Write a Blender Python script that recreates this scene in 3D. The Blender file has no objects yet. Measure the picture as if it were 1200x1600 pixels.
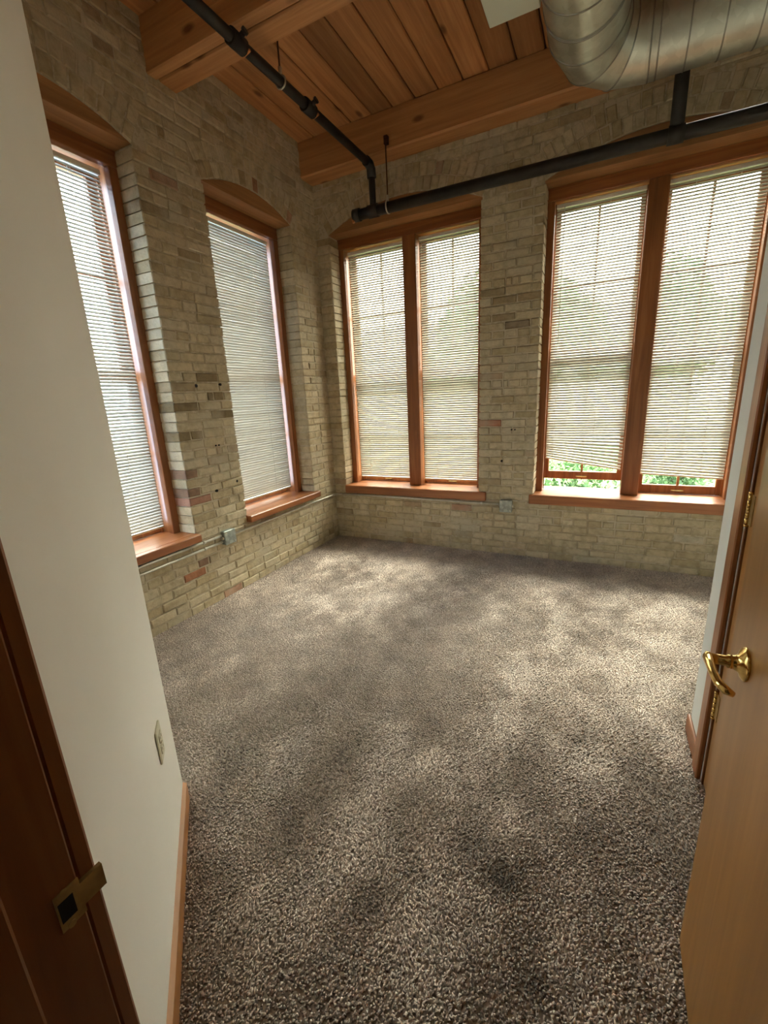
import bpy, bmesh, math, random
import numpy as np
from mathutils import Matrix, Vector

R = random.Random(7)
NR = np.random.default_rng(11)
SC = bpy.context.scene
COL = SC.collection
PI = math.pi

# ---------------------------------------------------------------- camera, world, sun, exposure
CAM = Vector((2.6352, -3.9821, 1.5))
YAW, PITCH, ROLL, FPX = -0.4731, -0.2571, -0.0488, 673.24
fw = Vector((math.sin(YAW)*math.cos(PITCH), math.cos(YAW)*math.cos(PITCH), math.sin(PITCH)))
rt = Vector((math.cos(YAW), -math.sin(YAW), 0))
upv = rt.cross(fw)
r2 = math.cos(ROLL)*rt + math.sin(ROLL)*upv
u2 = -math.sin(ROLL)*rt + math.cos(ROLL)*upv
cd = bpy.data.cameras.new('camera'); cam = bpy.data.objects.new('camera', cd); COL.objects.link(cam)
cd.sensor_fit = 'HORIZONTAL'; cd.sensor_width = 36.0; cd.lens = FPX/1200*36; cd.clip_start = .02; cd.clip_end = 200
cam.matrix_world = Matrix(((r2.x, u2.x, -fw.x, CAM.x), (r2.y, u2.y, -fw.y, CAM.y), (r2.z, u2.z, -fw.z, CAM.z), (0, 0, 0, 1)))
SC.camera = cam

W = bpy.data.worlds.new('world'); SC.world = W; W.use_nodes = True
wn = W.node_tree.nodes; wl = W.node_tree.links
bg = wn['Background']; bg.inputs['Strength'].default_value = 3.8
# hazy daylight sky: bluer on the side away from the sun, whiter towards it
SUN_TO = Vector((.10, .64, .76)).normalized()
tc = wn.new('ShaderNodeTexCoord'); dp = wn.new('ShaderNodeVectorMath'); dp.operation = 'DOT_PRODUCT'
dp.inputs[1].default_value = SUN_TO
wl.new(tc.outputs['Generated'], dp.inputs[0])
rp = wn.new('ShaderNodeValToRGB'); mrw = wn.new('ShaderNodeMapRange'); mrw.inputs['From Min'].default_value = -1
wl.new(dp.outputs['Value'], mrw.inputs['Value']); wl.new(mrw.outputs[0], rp.inputs['Fac'])
rp.color_ramp.elements[0].position = .30; rp.color_ramp.elements[0].color = (.46, .66, 1.0, 1)
rp.color_ramp.elements[1].position = .80; rp.color_ramp.elements[1].color = (1.0, .95, .84, 1)
wl.new(rp.outputs['Color'], bg.inputs['Color'])

sun_d = bpy.data.lights.new('sun', 'SUN'); sun_d.energy = 2.6; sun_d.angle = math.radians(16); sun_d.color = (1, .93, .80)
sun = bpy.data.objects.new('sun', sun_d); COL.objects.link(sun)
sun.location = (2, 12, 12)
sun.rotation_euler = (-SUN_TO).to_track_quat('-Z', 'Y').to_euler()

SC.view_settings.view_transform = 'Standard'; SC.view_settings.look = 'None'
SC.view_settings.gamma = 1.0; SC.view_settings.use_curve_mapping = False
SC.view_settings.exposure = 2.5
try:
    SC.cycles.use_denoising = True
    SC.cycles.max_bounces = 14; SC.cycles.diffuse_bounces = 8; SC.cycles.transparent_max_bounces = 16
    SC.cycles.transmission_bounces = 8; SC.cycles.sample_clamp_indirect = 6.0
except Exception:
    pass

# ---------------------------------------------------------------- helpers
def tag(o, label=None, cat=None, group=None, kind=None):
    if label: o['label'] = label
    if cat: o['category'] = cat
    if group: o['group'] = group
    if kind: o['kind'] = kind
    return o

def empty(name, loc=(0, 0, 0), rz=0.0, parent=None):
    o = bpy.data.objects.new(name, None); COL.objects.link(o)
    o.empty_display_size = .1
    o.location = loc; o.rotation_euler = (0, 0, rz)
    if parent: o.parent = parent
    return o

class MB:
    """collects vertices and faces for one mesh"""
    def __init__(s): s.v = []; s.f = []; s.sm = []
    def add(s, vs, fs, smooth=False):
        n = len(s.v); s.v += [tuple(map(float, p)) for p in vs]
        s.f += [tuple(i+n for i in f) for f in fs]; s.sm += [smooth]*len(fs)
        return s
    def box(s, a, b, c=0.0):
        (x0, y0, z0), (x1, y1, z1) = a, b
        x0, x1 = min(x0, x1), max(x0, x1); y0, y1 = min(y0, y1), max(y0, y1); z0, z1 = min(z0, z1), max(z0, z1)
        if c <= 0:
            return s.add([(x0,y0,z0),(x1,y0,z0),(x1,y1,z0),(x0,y1,z0),(x0,y0,z1),(x1,y0,z1),(x1,y1,z1),(x0,y1,z1)],
                         [(0,3,2,1),(4,5,6,7),(0,1,5,4),(1,2,6,5),(2,3,7,6),(3,0,4,7)])
        c = min(c, (x1-x0)*.45, (y1-y0)*.45, (z1-z0)*.45)
        bm = bmesh.new()
        bmesh.ops.create_cube(bm, size=1)
        for v in bm.verts:
            v.co = ((x0+x1)/2+v.co.x*(x1-x0), (y0+y1)/2+v.co.y*(y1-y0), (z0+z1)/2+v.co.z*(z1-z0))
        bmesh.ops.bevel(bm, geom=bm.edges[:], offset=c, segments=1, affect='EDGES')
        bm.verts.index_update()
        s.add([v.co[:] for v in bm.verts], [tuple(v.index for v in f.verts) for f in bm.faces])
        bm.free(); return s
    def tube(s, pts, r, n=12, cap=True, smooth=True):
        pts = [Vector(p) for p in pts]; rs = r if isinstance(r, (list, tuple)) else [r]*len(pts)
        vs = []; fs = []
        prev = None
        for i, p in enumerate(pts):
            d = (pts[min(i+1, len(pts)-1)]-pts[max(i-1, 0)]).normalized()
            if prev is None:
                a = d.orthogonal().normalized()
            else:
                a = (prev-d*prev.dot(d)).normalized()
            prev = a; b = d.cross(a)
            for k in range(n):
                t = 2*PI*k/n; vs.append(p+(a*math.cos(t)+b*math.sin(t))*rs[i])
        for i in range(len(pts)-1):
            for k in range(n):
                fs.append((i*n+k, i*n+(k+1) % n, (i+1)*n+(k+1) % n, (i+1)*n+k))
        s.add(vs, fs, smooth)
        if cap:
            m = len(s.v)-len(vs)
            s.f += [tuple(m+k for k in reversed(range(n))), tuple(m+(len(pts)-1)*n+k for k in range(n))]; s.sm += [False, False]
        return s
    def prism(s, poly, d0, d1, axis=1):
        """poly of (u,z) extruded along y (axis 1)"""
        n = len(poly)
        vs = [(u, d0, z) for u, z in poly]+[(u, d1, z) for u, z in poly]
        fs = [tuple(range(n)), tuple(reversed(range(n, 2*n)))]+[(i, i+n, (i+1) % n+n, (i+1) % n) for i in range(n)]
        return s.add(vs, fs)
    def rot(s, m):
        s.v = [tuple(m @ Vector(p)) for p in s.v]; return s
    def build(s, name, mat, parent=None, attr=None):
        me = bpy.data.meshes.new(name); me.from_pydata(s.v, [], s.f)
        me.polygons.foreach_set('use_smooth', s.sm)
        if mat: me.materials.append(mat)
        if attr is not None:
            a = me.attributes.new('tint', 'FLOAT_COLOR', 'POINT')
            a.data.foreach_set('color', np.asarray(attr, np.float32).ravel())
        me.validate(); me.update()
        o = bpy.data.objects.new(name, me); COL.objects.link(o)
        if parent: o.parent = parent
        return o

def fixnorm(o):
    bm = bmesh.new(); bm.from_mesh(o.data); bmesh.ops.recalc_face_normals(bm, faces=bm.faces); bm.to_mesh(o.data); bm.free()
    return o

# ---------------------------------------------------------------- materials
def new_mat(name):
    m = bpy.data.materials.new(name); m.use_nodes = True
    nt = m.node_tree
    return m, nt, nt.nodes['Principled BSDF']

def N(nt, t, **kw):
    n = nt.nodes.new(t)
    for k, v in kw.items():
        if k in ('operation', 'blend_type', 'data_type', 'noise_dimensions', 'feature', 'attribute_name', 'interpolation'):
            setattr(n, k, v)
        else:
            n.inputs[k.replace('_', ' ')].default_value = v
    return n

def ramp(nt, fac, stops):
    r = nt.nodes.new('ShaderNodeValToRGB'); nt.links.new(fac, r.inputs['Fac'])
    el = r.color_ramp.elements
    while len(el) < len(stops): el.new(.5)
    for e, (p, c) in zip(el, stops): e.position = p; e.color = (*c, 1)
    return r.outputs['Color']

def bump(nt, bsdf, h, strength=.3, dist=.002):
    b = nt.nodes.new('ShaderNodeBump'); b.inputs['Strength'].default_value = strength; b.inputs['Distance'].default_value = dist
    nt.links.new(h, b.inputs['Height']); nt.links.new(b.outputs['Normal'], bsdf.inputs['Normal'])

def coords(nt, scale=(1, 1, 1), rand=True):
    tc = nt.nodes.new('ShaderNodeTexCoord'); mp = nt.nodes.new('ShaderNodeMapping')
    nt.links.new(tc.outputs['Object'], mp.inputs['Vector']); mp.inputs['Scale'].default_value = scale
    if rand:
        oi = nt.nodes.new('ShaderNodeObjectInfo'); mu = N(nt, 'ShaderNodeMath', operation='MULTIPLY'); mu.inputs[1].default_value = 37.0
        nt.links.new(oi.outputs['Random'], mu.inputs[0]); cb = nt.nodes.new('ShaderNodeCombineXYZ')
        for i in range(3): nt.links.new(mu.outputs[0], cb.inputs[i])
        nt.links.new(cb.outputs[0], mp.inputs['Location'])
    return mp.outputs['Vector']

def wood(name, dark, mid, light, axis, rough=.45, var=.25, knots=False, coat=0.0):
    m, nt, b = new_mat(name)
    sc = [26, 26, 26]; sc[axis] = 1.3
    v = coords(nt, sc)
    n1 = N(nt, 'ShaderNodeTexNoise', Scale=1.0, Detail=6.0, Roughness=.6, Distortion=.6); nt.links.new(v, n1.inputs['Vector'])
    c = ramp(nt, n1.outputs['Fac'], [(.28, dark), (.5, mid), (.72, light)])
    sc2 = [3, 3, 3]; sc2[axis] = .8
    v2 = coords(nt, sc2)
    n2 = N(nt, 'ShaderNodeTexNoise', Scale=1.0, Detail=3.0); nt.links.new(v2, n2.inputs['Vector'])
    hsv = nt.nodes.new('ShaderNodeHueSaturation'); nt.links.new(c, hsv.inputs['Color'])
    oi = nt.nodes.new('ShaderNodeObjectInfo')
    mr = N(nt, 'ShaderNodeMapRange'); mr.inputs['To Min'].default_value = 1-var; mr.inputs['To Max'].default_value = 1+var
    nt.links.new(oi.outputs['Random'], mr.inputs['Value'])
    mr2 = N(nt, 'ShaderNodeMapRange'); mr2.inputs['From Min'].default_value = .3; mr2.inputs['From Max'].default_value = .7
    mr2.inputs['To Min'].default_value = .8; mr2.inputs['To Max'].default_value = 1.2; nt.links.new(n2.outputs['Fac'], mr2.inputs['Value'])
    mu = N(nt, 'ShaderNodeMath', operation='MULTIPLY'); nt.links.new(mr.outputs[0], mu.inputs[0]); nt.links.new(mr2.outputs[0], mu.inputs[1])
    nt.links.new(mu.outputs[0], hsv.inputs['Value'])
    out = hsv.outputs['Color']
    if knots:
        sk = [5, 5, 5]; sk[axis] = 2.2
        vk = coords(nt, sk)
        vo = N(nt, 'ShaderNodeTexVoronoi', Scale=1.0); nt.links.new(vk, vo.inputs['Vector'])
        kf = ramp(nt, vo.outputs['Distance'], [(.06, (.25, .16, .1)), (.14, (1, 1, 1))])
        mx = N(nt, 'ShaderNodeMix', data_type='RGBA', blend_type='MULTIPLY'); mx.inputs[0].default_value = .85
        nt.links.new(out, mx.inputs[6]); nt.links.new(kf, mx.inputs[7]); out = mx.outputs[2]
    nt.links.new(out, b.inputs['Base Color'])
    b.inputs['Roughness'].default_value = rough
    b.inputs['Coat Weight'].default_value = coat; b.inputs['Coat Roughness'].default_value = .25
    bump(nt, b, n1.outputs['Fac'], .12, .002)
    return m

def plain(name, col, rough=.6, metal=0.0, noise=.0, nscale=8.0, bumps=0.0):
    m, nt, b = new_mat(name)
    b.inputs['Base Color'].default_value = (*col, 1); b.inputs['Roughness'].default_value = rough; b.inputs['Metallic'].default_value = metal
    v = coords(nt, (1, 1, 1), False)
    n1 = N(nt, 'ShaderNodeTexNoise', Scale=nscale, Detail=5.0); nt.links.new(v, n1.inputs['Vector'])
    lo = tuple(c*(1-noise) for c in col); hi = tuple(min(1, c*(1+noise)) for c in col)
    nt.links.new(ramp(nt, n1.outputs['Fac'], [(.3, lo), (.7, hi)]), b.inputs['Base Color'])
    if bumps: bump(nt, b, n1.outputs['Fac'], bumps, .002)
    return m

FIR_D, FIR_M, FIR_L = (.17, .052, .015), (.28, .096, .027), (.38, .15, .05)
M_firx = wood('fir_x', FIR_D, FIR_M, FIR_L, 0, .4, .10, coat=.15)
M_firy = wood('fir_y', FIR_D, FIR_M, FIR_L, 1, .4, .10, coat=.15)
M_firz = wood('fir_z', FIR_D, FIR_M, FIR_L, 2, .4, .10, coat=.15)
M_board = wood('arch_board', (.24, .11, .04), (.33, .16, .06), (.43, .22, .09), 0, .55, .1)
M_plank = wood('deck_plank', (.30, .125, .045), (.40, .18, .068), (.52, .26, .105), 1, .6, .28, True)
M_beam = wood('timber_beam', (.34, .15, .055), (.44, .21, .08), (.54, .28, .115), 0, .6, .08, True)
M_doorm = wood('door_veneer', (.28, .123, .026), (.33, .152, .034), (.38, .18, .046), 2, .4, .06, coat=.2)
M_base = wood('baseboard_oak', (.40, .17, .05), (.50, .22, .07), (.58, .28, .10), 0, .45, .05, coat=.2)
M_jamb = wood('jamb_fir', (.17, .055, .012), (.25, .085, .02), (.31, .115, .03), 2, .45, .05, coat=.1)

M_white = plain('painted_drywall', (.87, .845, .775), .7, 0, .015, 3, .05)
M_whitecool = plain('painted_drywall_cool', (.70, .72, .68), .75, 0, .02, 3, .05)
M_panelw = plain('painted_panel', (.62, .68, .60), .6, 0, .03, 5)
M_pipe = plain('black_steel', (.022, .02, .018), .5, .3, .4, 14, .1)
M_rod = plain('threaded_rod', (.10, .05, .025), .5, .7, .3, 40)
M_clip = plain('zinc_clip', (.6, .58, .5), .3, .9, .1, 20)
M_copper = plain('brass_fitting', (.55, .25, .1), .3, .9, .1, 20)
M_conduit = plain('galvanised_conduit', (.62, .60, .52), .38, .75, .12, 18)
M_boxm = plain('galvanised_box', (.36, .40, .37), .5, .6, .35, 30)
M_brass = plain('polished_brass', (.80, .56, .20), .16, 1.0, .05, 10)
M_oldbrass = plain('worn_brass', (.42, .30, .13), .4, .8, .35, 30)
M_black = plain('dark_hole', (.006, .005, .004), .9)
M_ivory = plain('ivory_plastic', (.62, .58, .42), .4, 0, .02, 10)
M_dkgap = plain('shadow_gap_board', (.05, .03, .018), .9)

# galvanised duct
M_duct, nt, b = new_mat('galvanised_duct')
v = coords(nt, (1, 1, 1))
vo = N(nt, 'ShaderNodeTexVoronoi', Scale=26.0); nt.links.new(v, vo.inputs['Vector'])
n1 = N(nt, 'ShaderNodeTexNoise', Scale=5.0, Detail=4.0); nt.links.new(v, n1.inputs['Vector'])
mx = N(nt, 'ShaderNodeMix', data_type='RGBA', blend_type='MIX'); mx.inputs[0].default_value = .25
nt.links.new(ramp(nt, n1.outputs['Fac'], [(.3, (.50, .53, .47)), (.7, (.66, .69, .62))]), mx.inputs[6])
nt.links.new(ramp(nt, vo.outputs['Color'], [(.2, (.40, .42, .37)), (.8, (.74, .76, .7))]), mx.inputs[7])
nt.links.new(mx.outputs[2], b.inputs['Base Color'])
b.inputs['Metallic'].default_value = .85; b.inputs['Roughness'].default_value = .36
bump(nt, b, n1.outputs['Fac'], .25, .01)

M_seam = plain('duct_seam_shade', (.30, .31, .28), .5, .8, .1, 20)  # darker than the duct metal, so each seam looks like a shaded groove
# brick
M_brick, nt, b = new_mat('cream_brick')
at = N(nt, 'ShaderNodeAttribute', attribute_name='tint')
v = coords(nt, (1, 1, 1), False)
n1 = N(nt, 'ShaderNodeTexNoise', Scale=16.0, Detail=8.0, Roughness=.65); nt.links.new(v, n1.inputs['Vector'])
n2 = N(nt, 'ShaderNodeTexNoise', Scale=2.2, Detail=4.0, Roughness=.6); nt.links.new(v, n2.inputs['Vector'])
n3 = N(nt, 'ShaderNodeTexNoise', Scale=75.0, Detail=3.0); nt.links.new(v, n3.inputs['Vector'])
mx = N(nt, 'ShaderNodeMix', data_type='RGBA', blend_type='MULTIPLY'); mx.inputs[0].default_value = 1.0
nt.links.new(at.outputs['Color'], mx.inputs[6])
nt.links.new(ramp(nt, n1.outputs['Fac'], [(.25, (.62, .60, .56)), (.55, (1, 1, 1)), (.8, (1.16, 1.15, 1.12))]), mx.inputs[7])
mx2 = N(nt, 'ShaderNodeMix', data_type='RGBA', blend_type='MIX')   # lime smear left on the faces
nt.links.new(ramp(nt, n2.outputs['Fac'], [(.50, (0, 0, 0)), (.70, (.75, .75, .75))]), mx2.inputs[0])
nt.links.new(mx.outputs[2], mx2.inputs[6]); mx2.inputs[7].default_value = (.47, .43, .33, 1)
nt.links.new(mx2.outputs[2], b.inputs['Base Color'])
b.inputs['Roughness'].default_value = .92
ad = N(nt, 'ShaderNodeMath', operation='ADD'); nt.links.new(n1.outputs['Fac'], ad.inputs[0]); nt.links.new(n3.outputs['Fac'], ad.inputs[1])
bump(nt, b, ad.outputs[0], .55, .005)
# mortar
M_mortar, nt, b = new_mat('lime_mortar')
v = coords(nt, (1, 1, 1), False)
n1 = N(nt, 'ShaderNodeTexNoise', Scale=22.0, Detail=7.0); nt.links.new(v, n1.inputs['Vector'])
n2 = N(nt, 'ShaderNodeTexNoise', Scale=3.0, Detail=3.0); nt.links.new(v, n2.inputs['Vector'])
ad = N(nt, 'ShaderNodeMath', operation='ADD'); nt.links.new(n1.outputs['Fac'], ad.inputs[0]); nt.links.new(n2.outputs['Fac'], ad.inputs[1])
nt.links.new(ramp(nt, ad.outputs[0], [(.7, (.33, .275, .18)), (1.0, (.43, .37, .255)), (1.3, (.50, .44, .32))]), b.inputs['Base Color'])
b.inputs['Roughness'].default_value = .95
bump(nt, b, n1.outputs['Fac'], .6, .006)

# carpet
def carpet_mat(name, base):
    m, nt, b = new_mat(name)
    at = N(nt, 'ShaderNodeAttribute', attribute_name='tint')
    if base:
        b.inputs['Base Color'].default_value = (.10, .082, .066, 1)
        v = coords(nt, (1, 1, 1), False); n1 = N(nt, 'ShaderNodeTexNoise', Scale=60.0, Detail=3.0); nt.links.new(v, n1.inputs['Vector'])
        nt.links.new(ramp(nt, n1.outputs['Fac'], [(.35, (.28, .23, .185)), (.65, (.42, .35, .285))]), b.inputs['Base Color'])
    else:
        nt.links.new(at.outputs['Color'], b.inputs['Base Color'])
        b.inputs['Sheen Weight'].default_value = .25; b.inputs['Sheen Roughness'].default_value = .5
    b.inputs['Roughness'].default_value = .95
    return m
M_backing = carpet_mat('carpet_backing', True); M_pile = carpet_mat('carpet_pile', False)

# blind slats: white enamel that lets a little light through
M_slat, nt, b = new_mat('blind_slat')
out = nt.nodes['Material Output']
b.inputs['Base Color'].default_value = (.78, .74, .64, 1); b.inputs['Roughness'].default_value = .45
v = coords(nt, (1, 1, 1)); n1 = N(nt, 'ShaderNodeTexNoise', Scale=3.0); nt.links.new(v, n1.inputs['Vector'])
nt.links.new(ramp(nt, n1.outputs['Fac'], [(.3, (.58, .55, .48)), (.7, (.64, .61, .54))]), b.inputs['Base Color'])
tr = N(nt, 'ShaderNodeBsdfTranslucent'); tr.inputs['Color'].default_value = (.80, .76, .66, 1)
ms = nt.nodes.new('ShaderNodeMixShader'); ms.inputs[0].default_value = .16
nt.links.new(b.outputs[0], ms.inputs[1]); nt.links.new(tr.outputs[0], ms.inputs[2]); nt.links.new(ms.outputs[0], out.inputs['Surface'])
M_rail = plain('blind_rail', (.74, .70, .60), .4, 0, .02, 5)
M_cord = plain('blind_cord', (.80, .78, .72), .8)
M_wand = plain('clear_wand', (.7, .72, .7), .2)

# window glass: clear pane, mostly see-through with a faint reflection
M_glass, nt, b = new_mat('window_glass')
out = nt.nodes['Material Output']
tp = nt.nodes.new('ShaderNodeBsdfTransparent'); tp.inputs['Color'].default_value = (.93, .96, .94, 1)
gl = nt.nodes.new('ShaderNodeBsdfGlossy'); gl.inputs['Roughness'].default_value = .03
lw = nt.nodes.new('ShaderNodeLayerWeight'); pw = N(nt, 'ShaderNodeMath', operation='POWER'); pw.inputs[1].default_value = 5.0
nt.links.new(lw.outputs['Facing'], pw.inputs[0])
fr = N(nt, 'ShaderNodeMapRange'); fr.inputs['To Min'].default_value = .04; fr.inputs['To Max'].default_value = .8
nt.links.new(pw.outputs[0], fr.inputs['Value'])
ms = nt.nodes.new('ShaderNodeMixShader'); nt.links.new(fr.outputs[0], ms.inputs[0]); nt.links.new(tp.outputs[0], ms.inputs[1]); nt.links.new(gl.outputs[0], ms.inputs[2])
nt.links.new(ms.outputs[0], out.inputs['Surface'])
M_leaf = plain('leaf_green', (.075, .15, .035), .6, 0, .4, 1.5)
M_leaf2 = plain('leaf_light', (.12, .21, .055), .6, 0, .4, 1.5)
M_bark = plain('bark', (.12, .08, .05), .9, 0, .4, 6)
M_grass = plain('lawn', (.055, .10, .025), .9, 0, .4, 2)
M_siding = plain('siding', (.30, .26, .21), .7, 0, .05, 3)
M_roof = plain('roof_shingle', (.16, .14, .13), .9, 0, .2, 8)
M_pane = plain('far_pane', (.06, .08, .1), .1)

# ---------------------------------------------------------------- dimensions (metres, floor at 0)
ZC, ZB = 3.753, 3.472          # deck underside, beam underside
ZS, ZH = .6035, 3.032          # window sill top, window head
DREC = .153                    # window casing sits this deep in the wall
XR, XE = 3.075, 6.0           # closet wall face, far right wall
YF = -6.2                      # end of the hall
WT = .42                       # brick wall thickness
# openings in wall coordinates (u0, u1, arch half span, rise)
L_OPEN = [(-2.875, -1.908), (-1.375, -.409)]
B_OPEN = [(.151, 1.6176), (2.1153, 3.5798), (4.08, 5.545)]  # last opening belongs to the added window, out of view

def arch(u0, u1, rise):
    w = (u1-u0)/2+.012; cu = (u0+u1)/2; Rr = (w*w+rise*rise)/(2*rise)
    return cu, w, Rr, ZH+.004+rise-Rr

RISE_L, RISE_B = .112, .175
ARCH = {'wall_left': [arch(a, b_, RISE_L) for a, b_ in L_OPEN], 'wall_back': [arch(a, b_, RISE_B) for a, b_ in B_OPEN]}

def arch_top(A, u):
    cu, w, Rr, zc = A
    return zc+math.sqrt(max(0, Rr*Rr-(u-cu)**2))

# ---------------------------------------------------------------- brick walls
CREAM = [(.51, .43, .28), (.48, .40, .255), (.53, .455, .305), (.47, .395, .255), (.50, .43, .29), (.55, .48, .335), (.44, .365, .225)]
DULL = [(.36, .285, .17), (.38, .29, .19), (.34, .27, .16)]
ROSE = [(.36, .20, .125), (.40, .25, .17), (.33, .17, .10)]

def brick_mesh(poly, depth, proud, col, rnd):
    """a brick: poly = four (u,z) corners counter-clockwise seen from the room, worn chamfered edges, uneven face"""
    cx = sum(p[0] for p in poly)/4; cz = sum(p[1] for p in poly)/4
    vs = []
    jit = [(rnd.uniform(-.0022, .0022), rnd.uniform(-.0022, .0022)) for _ in poly]
    ch = rnd.uniform(.003, .007)
    P = [(p[0]+j[0], p[1]+j[1]) for p, j in zip(poly, jit)]
    for p in P: vs.append((p[0], depth, p[1]))
    for p in P: vs.append((p[0], -proud+ch+rnd.uniform(0, .002), p[1]))
    for p in P:
        dx, dz = cx-p[0], cz-p[1]
        sx = math.copysign(min(ch*1.2, abs(dx)*.4), dx); sz = math.copysign(min(ch*1.2, abs(dz)*.4), dz)
        vs.append((p[0]+sx, -proud+rnd.uniform(-.0015, .0015), p[1]+sz))
    fs = [(8, 9, 10, 11)]
    for i in range(4):
        j = (i+1) % 4
        fs.append((4+i, 4+j, 8+j, 8+i)); fs.append((i, j, 4+j, 4+i))
    k = rnd.uniform(.94, 1.06)
    return vs, fs, [tuple(c*k for c in col)+(1,)]*12

def project(p):
    d = Vector(p)-CAM; z = d.dot(fw)
    if z < .1: return None
    return (600+FPX*d.dot(r2)/z, 800-FPX*d.dot(u2)/z)

def brick_wall(name, u_lo, u_hi, opens, to_world, rise, rz, special, label, holes):
    rnd = random.Random(5 if name == 'wall_left' else 9)
    A = ARCH[name]
    ztop = ZC+.05
    mb = MB()
    # mortar core around the openings
    edges = sorted([u_lo]+[e for o in opens for e in (o[0]-.012, o[1]+.012)]+[u_hi])
    for i in range(0, len(edges), 2):
        mb.box((edges[i], 0, -.05), (edges[i+1], WT, ztop))
    for o, a in zip(opens, A):
        mb.box((o[0]-.012, 0, -.05), (o[1]+.012, WT, ZS-.06))
        n = 14
        for k in range(n):
            ua = o[0]-.012+(o[1]-o[0]+.024)*k/n; ub = o[0]-.012+(o[1]-o[0]+.024)*(k+1)/n
            za, zb_ = arch_top(a, ua), arch_top(a, ub)
            mb.prism([(ua, za), (ub, zb_), (ub, ztop), (ua, ztop)], 0, WT)
    wall = mb.build(name, M_mortar); fixnorm(wall)
    wall.rotation_euler = (0, 0, rz)
    tag(wall, label, 'wall', kind='structure')
    # bricks
    PIT, JT = .0672, .009
    bricks = []
    ring = .215
    nc = int(ztop/PIT)+1
    for c in range(nc):
        z0 = c*PIT+.002; z1 = z0+PIT-JT
        if z0 > ZC-.02: break
        z1 = min(z1, ZC+.02)
        zm = (z0+z1)/2
        cuts = []
        for o, a in zip(opens, A):
            if z1 > ZS-.07 and zm < ZH+.0:
                cuts.append((o[0], o[1], True))
            elif zm >= ZH:
                cu, w, Rr, zc = a
                Ro = Rr+ring
                if zm < zc+Ro:
                    h = math.sqrt(max(0, Ro*Ro-(zm-zc)**2))
                    we = (w/Rr)*Ro
                    h = min(h, we+.0)
                    # lower limit of ring side: keep clear of the sloping skewback
                    cuts.append((cu-h-.004, cu+h+.004, False))
        segs = [(u_lo, u_hi, False, False)]
        for c0, c1, deep in cuts:
            ns = []
            for s in segs:
                if c1 <= s[0] or c0 >= s[1]: ns.append(s); continue
                if c0 > s[0]: ns.append((s[0], c0, s[2], deep))
                if c1 < s[1]: ns.append((c1, s[1], deep, s[3]))
            segs = ns
        header = (c % 6 == 5)
        for s0, s1, dl, dr in segs:
            u = s0
            first = True
            Lb = .104 if header else .206
            if c % 2 and not header: nxt = Lb*.5
            else: nxt = Lb
            while u < s1-.02:
                ln = nxt+rnd.uniform(-.008, .008)
                nxt = Lb if rnd.random() > .12 else Lb*.55
                e = u+ln
                if s1-e < .06: e = s1
                e = min(e, s1)
                ua = u+(0 if first else JT/2); ub = e-(0 if e >= s1 else JT/2)
                dep = .012
                if (first and dl) or (e >= s1 and dr): dep = DREC+.09
                bricks.append(([(ua, z0), (ub, z0), (ub, z1), (ua, z1)], dep, 'b'))
                u = e; first = False
    for a in A:
        cu, w, Rr, zc = a
        half = math.asin(min(1, w/Rr))
        for k in range(2):
            ra, rb = Rr+.002+k*.108, Rr+.102+k*.108
            n = int(2*half*(ra+.05)/.068)
            for i in range(n):
                t0 = -half+2*half*i/n+.004/ra; t1 = -half+2*half*(i+1)/n-.004/ra
                q = [(cu+math.sin(t)*rr, zc+math.cos(t)*rr) for t, rr in ((t0, ra), (t1, ra), (t1, rb), (t0, rb))]
                if max(p[1] for p in q) > ZC: continue
                bricks.append((q, .10 if k == 0 else .012, 'v'))
    # colour, size in the picture
    items = []
    for poly, dep, kd in bricks:
        cu = sum(p[0] for p in poly)/4; cz = sum(p[1] for p in poly)/4
        r_ = rnd.random()
        col = rnd.choice(CREAM)
        if r_ < .045: col = rnd.choice(DULL)
        elif r_ < .050: col = rnd.choice(ROSE)
        for (su, sz, sr, sc_) in special:
            if abs(cu-su) < sr and abs(cz-sz) < .034: col = sc_
        w_ = [to_world(p[0], p[1]) for p in poly]
        pp = [project(p) for p in w_]
        area = 0
        if all(pp):
            inside = any(0 < p[0] < 1200 and 0 < p[1] < 1600 for p in pp)
            if inside:
                area = .5*abs(sum(pp[i][0]*pp[(i+1) % 4][1]-pp[(i+1) % 4][0]*pp[i][1] for i in range(4)))
                m = Vector(to_world(cu, cz))
                if name == 'wall_left':   # hidden behind the diagonal partition
                    t = (1.269-CAM.x)/(m.x-CAM.x) if m.x != CAM.x else 0
                    if CAM.y+t*(m.y-CAM.y) < -3.147: area = 0
                else:                     # behind the closet wall or above the beam's edge
                    t = (XR-CAM.x)/(m.x-CAM.x) if m.x > CAM.x else 9
                    if t < 1 and CAM.y+t*(m.y-CAM.y) < -1.97: area = 0
                    if cz > 3.36: area *= .02
        proud = max(.003, rnd.gauss(.0065, .003))
        items.append((area, brick_mesh(poly, dep, proud, col, rnd), kd))
    items.sort(key=lambda t: -t[0])
    for a, (vs, fs, cs), kd in items[:300]:
        m = MB(); m.add(vs, fs)
        m.build('brick', M_brick, wall, cs)
    m = MB(); cc = []
    for a, (vs, fs, cs), kd in items[300:]:
        m.add(vs, fs); cc += cs
    if cc:
        o = m.build('brick_courses', M_brick, wall, cc); o['kind'] = 'stuff'
    for hu, hz, hr in holes:
        m = MB().tube([(hu, -.0125, hz), (hu, .02, hz)], hr, 8)
        m.build('bolt_hole', M_black, wall)
    return wall

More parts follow.
